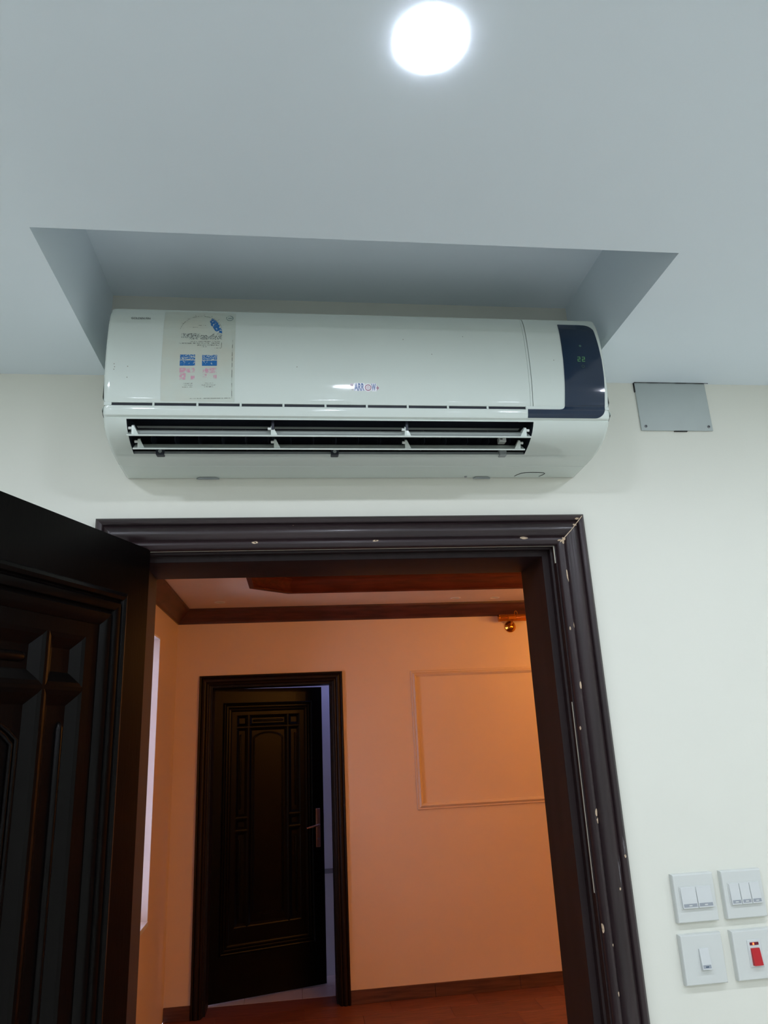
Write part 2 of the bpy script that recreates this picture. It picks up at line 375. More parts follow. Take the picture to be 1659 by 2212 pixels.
def chip(x, z, rx, rz, casing, seed, x0=-.4362, x1=.6203, zt=2.2076, m=None, lift=.0007):
    """thin flake of bare wood that follows the casing profile"""
    rnd = random.Random(seed); n = 11; V = []; top = casing is dp['casing_top'] or casing is dp2['casing_top']
    def depth(px, pz):
        w = (zt-pz) if top else (x1-px)
        for (a, da), (b, db) in zip(CP[1:], CP[2:]):
            if a <= w <= b: return da+(db-da)*(w-a)/max(b-a, 1e-6)
        return .012
    y0 = 0.0
    V.append((x, y0-depth(x, z)-lift, z))
    for rr in (.55, 1.0):
        for i in range(n):
            a = 2*math.pi*i/n; k = rr*(1+rnd.uniform(-.28, .22))
            px, pz = x+rx*k*math.cos(a), z+rz*k*math.sin(a)
            V.append((px, y0-depth(px, pz)-lift*(1 if rr < 1 else .6), pz))
    Fc = [(0, 1+i, 1+(i+1) % n) for i in range(n)]+[(1+i, 1+n+i, 1+n+(i+1) % n, 1+(i+1) % n) for i in range(n)]
    o = obj('bare_wood_chip', V, Fc, m or BARE, casing); return o
ct, cr = dp['casing_top'], dp['casing_right']
HOLE = mat('nail_hole_dark', lin(40, 25, 20), 0.8)
for i, (x, z, rx, rz) in enumerate([(-.1096, 2.1505, .0062, .0030), (.1455, 2.151, .0062, .0026), (.4765, 2.1525, .0095, .0038), (.6015, 2.1955, .0045, .0020), (.5930, 2.1800, .0040, .0030), (.5655, 2.1500, .0048, .0040), (.556, 2.1460, .0060, .0018), (-.030, 2.187, .0012, .0012)]):
    o = chip(x, z, rx, rz, ct, i)
    if i < 2: chip(x, z, .0016, .0011, ct, 50+i, m=HOLE, lift=.0012).name = 'nail_hole'
for i, (x, z, rx, rz) in enumerate([(.5635, 2.068, .0022, .0130), (.5655, 2.057, .0020, .0050), (.5640, 2.1440, .0040, .0065), (.5655, 1.958, .0024, .0060), (.5640, 1.8326, .0034, .0075), (.5560, 1.952, .0014, .0040),
                                    (.5450+.008, 1.747, .0014, .0040), (.5644, 1.586, .0030, .0085), (.5650, 1.571, .0024, .0055), (.6110, 1.504, .0018, .0030), (.5905, 1.448, .0018, .0028), (.5650, 1.272, .0020, .0045), (.5655, 1.352, .0018, .0030), (.551, 1.381, .0022, .0080)]):
    chip(x, z, rx, rz, cr, 100+i)
# long pale scratches lower down
SCR = mat('pale_scratch', lin(105, 100, 102), 0.6, var=0.4, scale=300)
chip(.5945, 1.475, .0018, .022, cr, 203, m=SCR); chip(.5985, 1.492, .0010, .014, cr, 204, m=SCR); chip(.6110, 1.520, .0016, .018, cr, 205, m=SCR)
# small bare mitre gap line
obj('mitre_gap', [(.5545, -.0228, 2.1415), (.5560, -.0228, 2.1402), (.6120, -.0262, 2.1993), (.6108, -.0262, 2.2003), (.5836, -.0272, 2.1700), (.5848, -.0272, 2.1690)], [(0, 1, 5, 4), (4, 5, 2, 3)], BARE, ct)

# ------------------------------------------------------------------ door leaves
LW = 0.868
def build_leaf(name, label, hinge, theta, s, z0, z1, kind='structure'):
    L = empty(name, label, 'door', (hinge[0], hinge[1], 0), theta, kind=kind)
    def P(u, n, z): return (u, s*n, z)
    def bx(nm, u0, u1, n0, n1, a, b, parent=L, m=LEAFW, bev=None):
        if bev: return bbox_bevel(nm, u0, u1, min(s*n0, s*n1), max(s*n0, s*n1), a, b, m, parent, bev, 1, local=True)
        V, Fc = box(u0, u1, s*n0, s*n1, a, b); return obj(nm, V, Fc, m, parent, local=True)
    dz = z1-2.140
    bx('core_board', 0.0, LW, -.040, -.0135, z0, z1)
    bx('stile', 0, .184, -.0135, 0, z0, z1); bx('stile', LW-.184, LW, -.0135, 0, z0, z1)
    bx('rail', .184, LW-.184, -.0135, 0, 1.942+dz, z1); bx('rail', .184, LW-.184, -.0135, 0, z0, .455)
    # fluted bolection frame
    fl_ = [(0, 0), (0, .008), (.003, .012), (.009, .0145), (.0155, .0125), (.0175, .0075), (.0195, .008), (.024, .0125), (.030, .0130), (.0375, .0105), (.0395, .0050), (.0415, .0055), (.046, .0090), (.054, .0085), (.062, .0050), (.067, .0010), (.067, 0)]
    def leafpt(x, z, d): return (x, s*d, z)
    ring_pieces('frame_moulding', .083, LW-.083, .292, 2.034+dz, fl_, LEAFW, L, leafpt)
    c0, c1, c2 = .184, .276, .282
    zr = 1.849+dz
    def cell(u0, u1, a, b, bev=.024, depth=.0125):
        V = [P(u0, 0, a), P(u1, 0, a), P(u1, 0, b), P(u0, 0, b)]
        k1 = bev*.3; V += [P(u0+k1, -.002, a+k1), P(u1-k1, -.002, a+k1), P(u1-k1, -.002, b-k1), P(u0+k1, -.002, b-k1)]
        V += [P(u0+bev, -depth, a+bev), P(u1-bev, -depth, a+bev), P(u1-bev, -depth, b-bev), P(u0+bev, -depth, b-bev)]
        Fc = []
        for r in (0, 4):
            for i in range(4): Fc.append((r+i, r+(i+1) % 4, r+4+(i+1) % 4, r+4+i))
        Fc.append((8, 9, 10, 11))
        return obj('panel', V, Fc, LEAFW, L, local=True)
    def flute(p, u0, u1, a, b):
        w = min(u1-u0, b-a)/2; vert = (b-a) > (u1-u0)
        cx = (u0+u1)/2; cz = (a+b)/2; path = []; rad = []
        lo, hi = (a, b) if vert else (u0, u1)
        for t, r in ((0, .25), (w*.35, .75), (w, 1), (hi-lo-w, 1), (hi-lo-w*.35, .75), (hi-lo, .25)):
            q = lo+t; path.append(P(cx, -.0125, q) if vert else P(q, -.0125, cz)); rad.append(w*r*.75)
        V, Fc = tube(path, rad, 10, axis=(0, 1, 0) if True else None)
        V = [Vector((v[0], s*(-.0125)+(v[1]-s*(-.0125))*.75, v[2])) for v in V]
        obj('flute', V, Fc, LEAFW, p, smooth=True, local=True, angle=60)
    for mir in (False, True):
        a_, b_ = (c0, c1) if not mir else (LW-c1, LW-c0)
        fu = ((.209, .231) if not mir else (LW-.231, LW-.209))
        cell(a_, b_, zr+.006, 1.942+dz)
        p = cell(a_, b_, 1.180, zr); flute(p, fu[0], fu[1], 1.235, zr-.050)
        cell(a_, b_, 1.092, 1.174)
        p = cell(a_, b_, .455, 1.086); flute(p, fu[0], fu[1], .505, 1.030)
    p = cell(c2, LW-c2, zr+.006, 1.942+dz); flute(p, c2+.03, LW-c2-.03, zr+.037, zr+.060)
    p = cell(c2, LW-c2, .455, zr)
    mid = LW/2; hw = mid-c2-.034
    for off in (0, .010):
        pts = []
        h0 = zr-.068-off*.6
        for i in range(15):
            t = -1+2*i/14; pts.append(P(mid+(hw-off)*t, -.0110, h0+.030*(1-t*t)+(-.008*abs(t)**6)))
        pts += [P(mid+hw-off, -.0110, .52+off), P(mid-hw+off, -.0110, .52+off)]
        V, Fc = tube(pts, .0038, 8, closed=True, axis=(0, 1, 0))
        obj('arch_moulding', V, Fc, LEAFW, p, smooth=True, local=True, angle=60)
    bx('divider', c1, c2, -.0125, -.0003, .455, 1.942+dz); bx('divider', LW-c2, LW-c1, -.0125, -.0003, .455, 1.942+dz)
    bx('divider', c0, LW-c0, -.0125, -.0005, zr, zr+.006)
    for q in ((c0, c1), (LW-c1, LW-c0)):
        bx('divider', q[0], q[1], -.0125, -.0005, 1.086, 1.092); bx('divider', q[0], q[1], -.0125, -.0005, 1.174, 1.180)
    # lever handle on a long plate
    hb = bbox_bevel('handle_plate', LW-.066, LW-.030, min(s*.0002, s*.0105), max(s*.0002, s*.0105), .925, 1.20, BRONZE, L, .004, 3, local=True)
    hb['label'] = 'long bronze handle plate'
    V, Fc = tube([P(LW-.048, .008, 1.085), P(LW-.048, .040, 1.085), P(LW-.056, .050, 1.084), P(LW-.085, .052, 1.081), P(LW-.125, .052, 1.074), P(LW-.150, .050, 1.070)], [.009, .0085, .0085, .0075, .007, .006], 10)
    obj('lever', V, Fc, BRONZE, hb, smooth=True, local=True)
    V, Fc = lathe([(.008, 0), (.008, .003), (.004, .003)], P(LW-.048, .0105 if s > 0 else .0135, .985), 'y', 16)
    obj('lock_cylinder', V, Fc, METAL, hb, smooth=True, local=True)
    bx('latch', LW-.0005, LW+.004, -.030, -.010, 1.09, 1.16, m=BRONZE)
    return L
th1 = math.atan2(-.384, -.152)
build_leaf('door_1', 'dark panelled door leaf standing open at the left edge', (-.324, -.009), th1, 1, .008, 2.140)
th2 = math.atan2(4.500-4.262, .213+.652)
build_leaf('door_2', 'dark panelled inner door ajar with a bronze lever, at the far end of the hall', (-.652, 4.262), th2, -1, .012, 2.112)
# hinges on the near jamb
hg = df
for z in (1.93, 1.05, .25):
    V, Fc = tube([(-.338, -.012, z-.05), (-.338, -.012, z+.05)], .0055, 10, axis=(1, 0, 0)); obj('hinge_barrel', V, Fc, BRONZE, hg, smooth=True)

# ------------------------------------------------------------------ small room behind the inner door
RB = 4.70
struct('wall_inner_back', *box(-1.3, 1.2, RB, RB+.1, 0, HZ), BLUEW, 'cool grey wall seen through the gap of the inner door', 'wall')
struct('wall_inner_right', *box(1.1, 1.2, YF+HT, RB, 0, HZ), BLUEW, 'side wall of the small room behind the inner door, hidden', 'wall')
struct('wall_inner_left', *box(-1.4, -1.3, YF+HT, RB, 0, HZ), BLUEW, 'left side wall of the small room behind the inner door, hidden', 'wall')
struct('ceiling_inner', *box(-1.4, 1.2, YF+HT, RB+.1, HZ-.1, HZ), BLUEW, 'ceiling of the small room behind the inner door', 'ceiling')
struct('trim_6', *join(box(-1.3, 1.1, RB-.006, RB, .70, .735)), mat('wall_line_grey', lin(120, 120, 135), .5), 'thin dark line on the cool grey wall behind the inner door', 'trim')  # thin darker band across the wall
ft = empty('floor_inner', 'pale square tiles of the floor behind the inner door', 'floor', (0, 4.5, 0), kind='structure')
for i in range(5):
    x0 = .006-.4*3+.4*i
    for y0, y1 in ((4.257, 4.455), (4.457, 4.70)):
        bbox_bevel('floor_tile', x0+.0012, x0+.3988, y0, y1, -.02, .001, TILE, ft, .001, 1)
obj('tile_bed', *box(-1.3, 1.1, YF+HT-.004, RB, -.05, -.0205), GROUT, ft)
il = empty('added_fill_lamp', 'unseen lamp added to brighten the room behind the inner door, hidden by the wall', 'lamp', (.6, 4.48, HZ-.1))  # unseen cool fill lamp, added to light the gap of the inner door
obj('fill_lamp_diffuser', *lathe([(.075, -.012), (.07, -.028), (.04, -.038), (.0001, -.040)], (.6, 4.48, HZ-.1), 'z', 20), COOLM, il, smooth=True)
obj('fill_lamp_base', *lathe([(.085, 0), (.085, -.012), (.075, -.014)], (.6, 4.48, HZ-.1), 'z', 20), CLOTHW, il, smooth=True)

# ------------------------------------------------------------------ AIR CONDITIONER
AX0, AX1 = -.385, .620
UP = [(-.002, 2.600), (-.120, 2.600), (-.165, 2.5985), (-.188, 2.594), (-.200, 2.5875), (-.2035, 2.5855), (-.2030, 2.5840), (-.2060, 2.5825), (-.2120, 2.570), (-.2165, 2.555), (-.2200, 2.535), (-.2225, 2.510), (-.2240, 2.480), (-.2241, 2.455),
      (-.2230, 2.430), (-.2225, 2.422), (-.2217, 2.415), (-.2206, 2.407), (-.2188, 2.396), (-.2170, 2.386), (-.2160, 2.3790), (-.2146, 2.3765)]
LO = [(-.2145, 2.3705), (-.2155, 2.3690), (-.2142, 2.3570), (-.2120, 2.3520), (-.2080, 2.3500), (-.2065, 2.3492), (-.2070, 2.3480), (-.2060, 2.3465), (-.2010, 2.3390), (-.1920, 2.3300), (-.1800, 2.3220), (-.1640, 2.3150), (-.1450, 2.3095), (-.1290, 2.3060),
      (-.1280, 2.3057), (-.1000, 2.3030), (-.0720, 2.3015), (-.0705, 2.3030), (-.0690, 2.3012), (-.040, 2.3005), (-.002, 2.3000)]
def yfront(z):
    for a, b in zip(UP[3:]+LO, UP[4:]+LO[1:]):
        if b[1] <= z <= a[1] and a[1]-b[1] > 1e-6: return a[0]+(b[0]-a[0])*(a[1]-z)/(a[1]-b[1])
    return -.2165
def inset(sec, d, ctr):
    out = []
    n = len(sec)
    for i in range(n):
        a = sec[max(i-1, 0)]; b = sec[min(i+1, n-1)]
        t = Vector((b[0]-a[0], b[1]-a[1])); t.normalize()
        nn = Vector((-t[1], t[0]))
        c = Vector(ctr)-Vector(sec[i])
        if nn.dot(c) < 0: nn = -nn
        y, z = sec[i][0]+nn[0]*d, sec[i][1]+nn[1]*d
        out.append((min(y, -.001) if i not in (0, n-1) else sec[i][0], z))
    return out
def xlist(x0, x1, r, lend, rend, extra=()):
    xs = []
    st = [0, .04, .12, .25, .45, .7, 1.0]
    if lend: xs += [x0+r*t for t in st]
    else: xs.append(x0)
    xs += [e for e in extra]
    if rend: xs += [x1-r*t for t in reversed(st)]
    else: xs.append(x1)
    return sorted(set(xs))
ac = empty('air_conditioner', 'white wall-mounted split air conditioner with dark display corner above the door', 'air conditioner', (.1175, 0, 2.30))
def sweep(name, sec, x0, x1, r, lend, rend, ctr, m, R=None, extra=(), skip=None):
    xs = xlist(x0, x1, max(r, R or 0), lend, rend, extra); n = len(sec); V = []; Fc = []
    for x in xs:
        d = 0; cut = 9
        t = 1e9
        if lend: t = min(t, x-x0)
        if rend: t = min(t, x1-x)
        if t < r: d = r-math.sqrt(max(0, r*r-(r-t)**2))
        S = inset(sec, d, ctr)
        if R and t < R: cut = 2.600-(R-math.sqrt(max(0, R*R-(R-t)**2)))
        for (y, z) in S: V.append((x, y, min(z, cut)))
    for j in range(len(xs)-1):
        xm = (xs[j]+xs[j+1])/2
        for i in range(n-1):
            if skip and skip(i, xm): continue
            Fc.append((j*n+i, j*n+i+1, (j+1)*n+i+1, (j+1)*n+i))
    Fc.append(tuple(range(n))); Fc.append(tuple((len(xs)-1)*n+i for i in range(n)))
    return obj(name, V, Fc, m, ac, smooth=True, angle=32)
# upper shell: main flap, bead, right cheek
panel = sweep('front_panel', UP+[(-.180, 2.3765), (-.002, 2.3765)], AX0, .4500, .010, True, False, (-.1, 2.48), PLAST, R=.022)
bead = sweep('panel_bead', [(y+.0012 if y < -.15 else y, z) for y, z in UP]+[(-.180, 2.3765), (-.002, 2.3765)], .4509, .4555, .010, False, False, (-.1, 2.48), PLAST)
cheek = sweep('side_panel', UP+[(-.180, 2.3765), (-.002, 2.3765)], .4564, AX1, .010, False, True, (-.1, 2.48), PLAST, R=.034)
# lower housing with the outlet opening
BX0, BX1 = -.3415, .4565
i0 = LO.index((-.2060, 2.3465)); i1 = LO.index((-.1290, 2.3060))
body = sweep('housing', [(-.002, 2.3705), (-.190, 2.3705)]+LO, AX0, AX1, .010, True, True, (-.1, 2.34), PLAST, extra=(BX0, BX1), skip=lambda i, x: (BX0 < x < BX1 and i0+2 <= i < i1+2))
# intake slot
SX0, SX1 = -.368, .4430
slot = obj('intake_slot', *box(SX0, SX1, -.2125, -.15, 2.3700, 2.3770), DARK, ac)
for i in range(10):
    x = -.2915+.0815*i
    bbox_bevel('slot_divider', x-.0020, x+.0020, -.2160, -.205, 2.3692, 2.3775, PLAST, slot, .0006, 1)
for q in ((AX0+.0035, SX0), (SX1, AX1-.0035)): obj('slot_end', *box(q[0], q[1], -.2158, -.15, 2.3700, 2.3768), PLAST, ac)
# outlet cavity
cs = [(-.2055, 2.3462), (-.170, 2.362), (-.110, 2.372), (-.060, 2.345), (-.070, 2.320), (-.105, 2.316)]
V = [(BX0, y, z) for y, z in cs]+[(BX1, y, z) for y, z in cs]
cav = obj('air_outlet', V, [(i, i+1, 7+i, 6+i) for i in range(5)]+[(0, 1, 2, 3, 4, 5), (6, 7, 8, 9, 10, 11)], DARK, ac)
for bx_ in (BX0, BX1):
    q = [(-.2055, 2.3465)]+LO[i0+1:i1+1]+[(-.105, 2.316), (-.15, 2.33)]
    obj('outlet_cheek', [(bx_, y, z) for y, z in q], [tuple(range(len(q)))], DARK, ac)
obj('outlet_lip', [(BX0, -.129, 2.3060), (BX1, -.129, 2.3060), (BX1, -.1265, 2.3125), (BX0, -.1265, 2.3125), (BX1, -.104, 2.3170), (BX0, -.104, 2.3170)], [(0, 1, 2, 3), (3, 2, 4, 5)], GREYP, ac)
for i in range(17):
    x = BX0+.035+i*.0455
    obj('vane', *box(x, x+.0012, -.150, -.095, 2.325, 2.352), DARK2, cav)
obj('swing_rod', *tube([(BX0+.01, -.140, 2.345), (BX1-.01, -.140, 2.345)], .0016, 6), DARK2, cav, smooth=True)
# louvres
def louvre(front, back, x0, x1):
    f = Vector((0, front[0], front[1])); b = Vector((0, back[0], back[1])); d = (b-f).normalized(); up = Vector((0, -d.z, d.y))
    if up.z < 0: up = -up
    L = (b-f).length; sec = []
    prof = [(0, -.0002), (-.0008, .0014), (0, .0030), (.0022, .0030), (.004, .0022), (L*.5, .0022), (L, .0012), (L, .0), (L*.5, .0002), (.003, -.0004)]
    for t, h in prof: q = f+d*t+up*h; sec.append((q.y, q.z))
    n = len(sec); V = []
    for x, k in ((x0, 0), (x1, 0)): V += [(x, y, z) for y, z in sec]
    lo = obj('louver', V, [(i, (i+1) % n, n+(i+1) % n, n+i) for i in range(n)]+[tuple(range(n)), tuple(range(n, 2*n))], PLAST, ac, smooth=True, angle=35)
    for x in (x0+.0105, x0+.2725, x0+.5365, x1-.0105):
        a = f+d*.003+up*.002; c = b+up*.001; ap = f+d*.012+up*.0165; ap2 = f+d*.017+up*.0165
        w = .0022
        V = [(x+sx*w, q.y, q.z) for sx in (-1, 1) for q in (a, ap, ap2, c)]
        g = -1 if x > .3 else 1
        V2 = [(x+g*.0022, a.y, a.z), (x+g*.0105, a.y+.001, a.z+.001), (x+g*.0022, ap.y, ap.z)]
        obj('bracket', *join((V, [(0, 1, 2, 3), (4, 5, 6, 7), (0, 4, 5, 1), (1, 5, 6, 2), (2, 6, 7, 3), (3, 7, 4, 0)]), (V2, [(0, 1, 2)])), PLAST, lo)
        c0 = ap+Vector((0, .002, -.004))
        obj('pivot_pin', *tube([(x-g*.0022, c0.y, c0.z), (x-g*.0080, c0.y, c0.z)], .0028, 8), PLAST2, lo, smooth=True)
    return lo
louvre((-.1935, 2.3168), (-.1660, 2.3405), BX0-.0005, BX1-.0045)
louvre((-.1590, 2.3035), (-.1370, 2.3225), BX0+.0045, BX1-.0080)
# drive arms behind the louvres, clips on the lower lip
for x in (-.068, .197): obj('support_arm', *box(x-.0025, x+.0025, -.196, -.130, 2.331, 2.3495), DARK2, cav)
for x, m in ((-.291, DARK2), (.0555, DARK2), (.410, GREYP)):
    c = bbox_bevel('clip', x-.008, x+.008, -.1325, -.1180, 2.3030, 2.3175, m, ac, .0015, 1)
    if m is DARK2: obj('clip_button', *lathe([(.0038, 0), (.0034, -.0012), (.0001, -.0014)], (x, -.1322, 2.3105), 'y', 12), GREYP, c, smooth=True)
sw = bbox_bevel('sensor_block', .3985, .4140, -.150, -.135, 2.3265, 2.3385, PLAST2, ac, .001, 1)
obj('sensor_slot', *box(.4005, .4060, -.1506, -.1498, 2.3315, 2.3335), BLACK, sw)
# knock-out outline and notches under the housing
def under(x, y): return (x, y, 2.3004)
kp = [under(.470, -.012), under(.474, -.022), under(.480, -.030), under(.488, -.0345), under(.500, -.036), under(.520, -.0355), under(.532, -.033), under(.536, -.028), under(.534, -.020), under(.528, -.010)]
obj('pipe_knockout', *tube([(x, y, z-.0004) for x, y, z in kp], .0008, 6), BLACK, ac, smooth=True)
for x0, x1 in ((-.236, -.188), (.375, .415)):
    obj('screw_cover', *join(([(x0, -.004, 2.2995), (x1, -.004, 2.2995), (x1-.008, -.011, 2.2992), (x0+.006, -.011, 2.2992), (x0, -.004, 2.2965), (x1, -.004, 2.2965)], [(0, 1, 2, 3), (4, 5, 2, 3), (0, 4, 3), (1, 5, 2)])), GREYP, ac)
obj('housing_screw', *lathe([(.0035, 0), (.003, -.002), (.0001, -.0025)], (.357, -.010, 2.3003), 'z', 12), METAL, ac, smooth=True)

# decals that follow the curved front
def decal(name, polys, m, parent, off=.0006, thick=.0, step=.006):
    bm = bmesh.new()
    for poly in polys:
        vs = [bm.verts.new((x, 0, z)) for x, z in poly]; bm.faces.new(vs)
    zs = [v.co.z for v in bm.verts]; z = min(zs)+step
    while z < max(zs):
        bmesh.ops.bisect_plane(bm, geom=list(bm.verts)+list(bm.edges)+list(bm.faces), plane_co=(0, 0, z), plane_no=(0, 0, 1)); z += step
    if thick:
        r = bmesh.ops.extrude_face_region(bm, geom=list(bm.faces))
        ext = [g for g in r['geom'] if isinstance(g, bmesh.types.BMVert)]
        for v in bm.verts: v.co.y = 1
        for v in ext: v.co.y = 0
    V0 = Vector(root_of(parent).location)
    for v in bm.verts:
        front = v.co.y < .5
        v.co.y = yfront(v.co.z) - (off if front else off-thick)
        v.co -= V0
    bmesh.ops.recalc_face_normals(bm, faces=bm.faces)
    me = bpy.data.meshes.new(name); bm.to_mesh(me); bm.free(); me.materials.append(m)
    if thick == 0:
        pass
    o = bpy.data.objects.new(name, me); COL.objects.link(o); o.parent = parent; return o
def arc(cx, cz, r, a0, a1, n=8):
    return [(cx+r*math.cos(math.radians(a0+(a1-a0)*i/n)), cz+r*math.sin(math.radians(a0+(a1-a0)*i/n))) for i in range(n+1)]
# display: dark glass L
Lp = [(.4440, 2.3700), (.5110, 2.3700)]+arc(.5135, 2.3800, .0095, -90, -5, 6)+[(.5240, 2.395), (.5262, 2.43), (.5285, 2.48), (.5298, 2.53), (.5305, 2.5690)]
Lp += [(.5800, 2.5690)]+arc(.5870, 2.5480, .0205, 90, 5, 7)+[(.6100, 2.52), (.6120, 2.48), (.6118, 2.44), (.6100, 2.41), (.6085, 2.3850)]+arc(.5865, 2.3740, .0215, 0, -90, 8)+[(.4430, 2.3525)]
disp = decal('display_panel', [Lp], DISP, ac, off=.0012, thick=.0035, step=.004)
disp['label'] = 'dark blue glossy L-shaped display window'
def seg_digit(x, z, w, h, t, segs, sl=.10):
    """seven segment digit"""
    S = {'a': (0, h/2-t, w, h/2), 'g': (0, -t/2, w, t/2), 'd': (0, -h/2, w, -h/2+t), 'b': (w-t, t/2, w, h/2-t/2), 'c': (w-t, -h/2+t/2, w, -t/2), 'f': (0, t/2, t, h/2-t/2), 'e': (0, -h/2+t/2, t, -t/2)}
    out = []
    for c in segs:
        a, b, c_, d = S[c]; out.append([(x+a+sl*b, z+b), (x+c_+sl*b, z+b), (x+c_+sl*d, z+d), (x+a+sl*d, z+d)])
    return out
for xx in (.5592, .5690):
    decal('digit', seg_digit(xx, 2.4805, .0062, .0112, .0014, 'abged', .05), LEDG, disp, off=.0022)
def ringpoly(cx, cz, r0, r1, n=14):
    return [[(cx+r1*math.cos(a), cz+r1*math.sin(a)), (cx+r1*math.cos(b), cz+r1*math.sin(b)), (cx+r0*math.cos(b), cz+r0*math.sin(b)), (cx+r0*math.cos(a), cz+r0*math.sin(a))]
            for a, b in [(2*math.pi*i/n, 2*math.pi*(i+1)/n) for i in range(n)]]
decal('indicator_mark', ringpoly(.5695, 2.5125, .0008, .0026), LEDG2, disp, off=.0022)
decal('indicator_mark', ringpoly(.5690, 2.4640, .0024, .0032), LEDG3, disp, off=.0022)

# energy label, faded
LB = (-.2785, 2.5790, -.1405, 2.3790)     # x left, z top, x right, z bottom
def lz(X, Y):
    u = (X-125)/1430.0; v = (Y-150-(X-125)*.022)/1750.0
    return (LB[0]+(LB[2]-LB[0])*u, LB[1]+(LB[3]-LB[1])*v)
lab = decal('energy_label', [[(LB[0], LB[3]), (LB[2], LB[3]), (LB[2], LB[1]), (LB[0], LB[1])]], PAPER, ac, off=.0004)
lab['label'] = 'faded paper energy label with blue and pink boxes'
PW = lin(197, 206, 194); BLUE = lin(30, 105, 170); PINK = lin(208, 158, 174); INK = lin(45, 48, 50)
m_wedge = worn_print('worn_blue_wedge', BLUE, PW, .44, 230); m_blue = worn_print('worn_blue_print', BLUE, PW, .36, 330)
m_blue2 = worn_print('worn_blue_print_upper', BLUE, PW, .46, 330, (1, 1, 2)); m_pink = worn_print('worn_pink_print', PINK, PW, .47, 180, soft=.10)
m_ink = worn_print('worn_black_print', INK, PW, .53, 520, (1, 1, 1.6)); m_line = worn_print('worn_thin_print', lin(105, 108, 98), PW, .47, 420, (1, 1, .4))
m_text = worn_print('worn_small_print', lin(110, 112, 104), PW, .52, 900, (1, 1, .6))
def rect(X0, Y0, X1, Y1): return [lz(X0, Y0), lz(X1, Y0), lz(X1, Y1), lz(X0, Y1)]
def pr(m, polys, off=.0008):
    if len(polys) == 1: decal('label_print', polys, m, lab, off=off)
    else: decal('label_fine_print', polys, m, lab, off=off)['kind'] = 'stuff'
pr(m_wedge, [[lz(*q) for q in [(1075, 325), (1140, 365), (1200, 430), (1250, 505), (1285, 590), (1290, 655), (1215, 635), (1150, 600), (1110, 545), (1060, 480), (1035, 395)]]])
for q in ((478, 1075, 775, 1170), (912, 1085, 1205, 1178)): pr(m_blue2, [rect(*q)])
for q in ((478, 1184, 775, 1285), (912, 1190, 1205, 1290)): pr(m_blue, [rect(*q)])
for q in ((478, 1325, 775, 1410), (478, 1420, 600, 1540), (700, 1470, 775, 1535), (935, 1330, 1205, 1425), (935, 1445, 1010, 1500), (1140, 1460, 1205, 1530)): pr(m_pink, [rect(*q)])
pr(m_ink, [rect(485, 655, 850, 745), rect(640, 735, 820, 778), rect(860, 690, 1000, 780), rect(1010, 690, 1290, 780), rect(1090, 655, 1140, 690), rect(1190, 655, 1290, 690)])
pr(m_line, [rect(1499, 790, 1508, 1865), rect(680, 1862, 1480, 1870), rect(1281, 840, 1289, 940), rect(1150, 948, 1280, 955)])
pr(m_text, [rect(640, 815, 1250, 828), rect(440, 845, 1250, 862), rect(800, 882, 1250, 900), rect(910, 915, 990, 930), rect(570, 1600, 735, 1612), rect(560, 1630, 735, 1642), rect(540, 1662, 735, 1675), rect(950, 1600, 1140, 1610), rect(915, 1630, 1185, 1645), rect(960, 1660, 1140, 1674), rect(800, 480, 970, 492), rect(700, 525, 800, 532)])
m_arc = worn_print('worn_gauge_arc', lin(110, 115, 108), PW, .50, 300)
arcp = []
for i in range(22):
    a, b = math.radians(170-i*7), math.radians(163-i*7)
    q = [(870+ca*math.cos(t), 640-cb*math.sin(t)) for t, ca, cb in ((a, 430, 372), (b, 430, 372), (b, 422, 364), (a, 422, 364))]
    arcp.append([lz(*p) for p in q])
    if i % 3 == 0:
        q = [(870+r*math.cos(a), 640-r*.87*math.sin(a)) for r in (440, 480)]
        arcp.append([lz(q[0][0], q[0][1]), lz(q[0][0]+9, q[0][1]), lz(q[1][0]+9, q[1][1]), lz(q[1][0], q[1][1])])
pr(m_arc, arcp)
m_seal = worn_print('worn_teal_seal', lin(70, 105, 110), PW, .44, 300)
cxs, czs = lz(1432, 318)
pr(m_seal, ringpoly(cxs, czs, .0058, .0070, 20)+[rect(1390, 312, 1475, 325)])

# printed words
def words(name, txt, x, z, h, m, parent, width=None, sx=1.0, off=.0007, bold=0.0, track=1.0):
    cu = bpy.data.curves.new(name, 'FONT'); cu.body = txt; cu.size = 1.0; cu.offset = bold; cu.space_character = track; cu.resolution_u = 3
    t = bpy.data.objects.new(name+'_tmp', cu); COL.objects.link(t)
    dg = bpy.context.evaluated_depsgraph_get(); me = bpy.data.meshes.new_from_object(t.evaluated_get(dg))
    bpy.data.objects.remove(t); bpy.data.curves.remove(cu)
    xs = [v.co.x for v in me.vertices]; zs = [v.co.y for v in me.vertices]; x_0, z_0, hh = min(xs), min(zs), max(zs)-min(zs)
    k = h/hh
    if width: sx = width/((max(xs)-x_0)*k)
    V0 = Vector(root_of(parent).location)
    for v in me.vertices:
        px = x+(v.co.x-x_0)*k*sx; pz = z+(v.co.y-z_0)*k
        v.co = Vector((px, yfront(pz)-off, pz))-V0
    me.name = name; me.materials.clear(); me.materials.append(m)
    o = bpy.data.objects.new(name, me); COL.objects.link(o); o.parent = parent
    w = (max(xs)-x_0)*k*sx
    return o, w
TXTB = mat('printed_black', lin(70, 76, 76), .4); LBLUE = mat('logo_blue', lin(20, 80, 140), .3); LRED = mat('logo_maroon', lin(140, 80, 100), .3); LWH = mat('logo_white', lin(235, 238, 240), .3)
LGREY = mat('logo_faded_maroon', lin(175, 150, 165), .3)
words('brand_text', 'GOLDEN FIN', -.3420, 2.5545, .0052, TXTB, panel, width=.0365, bold=.012)
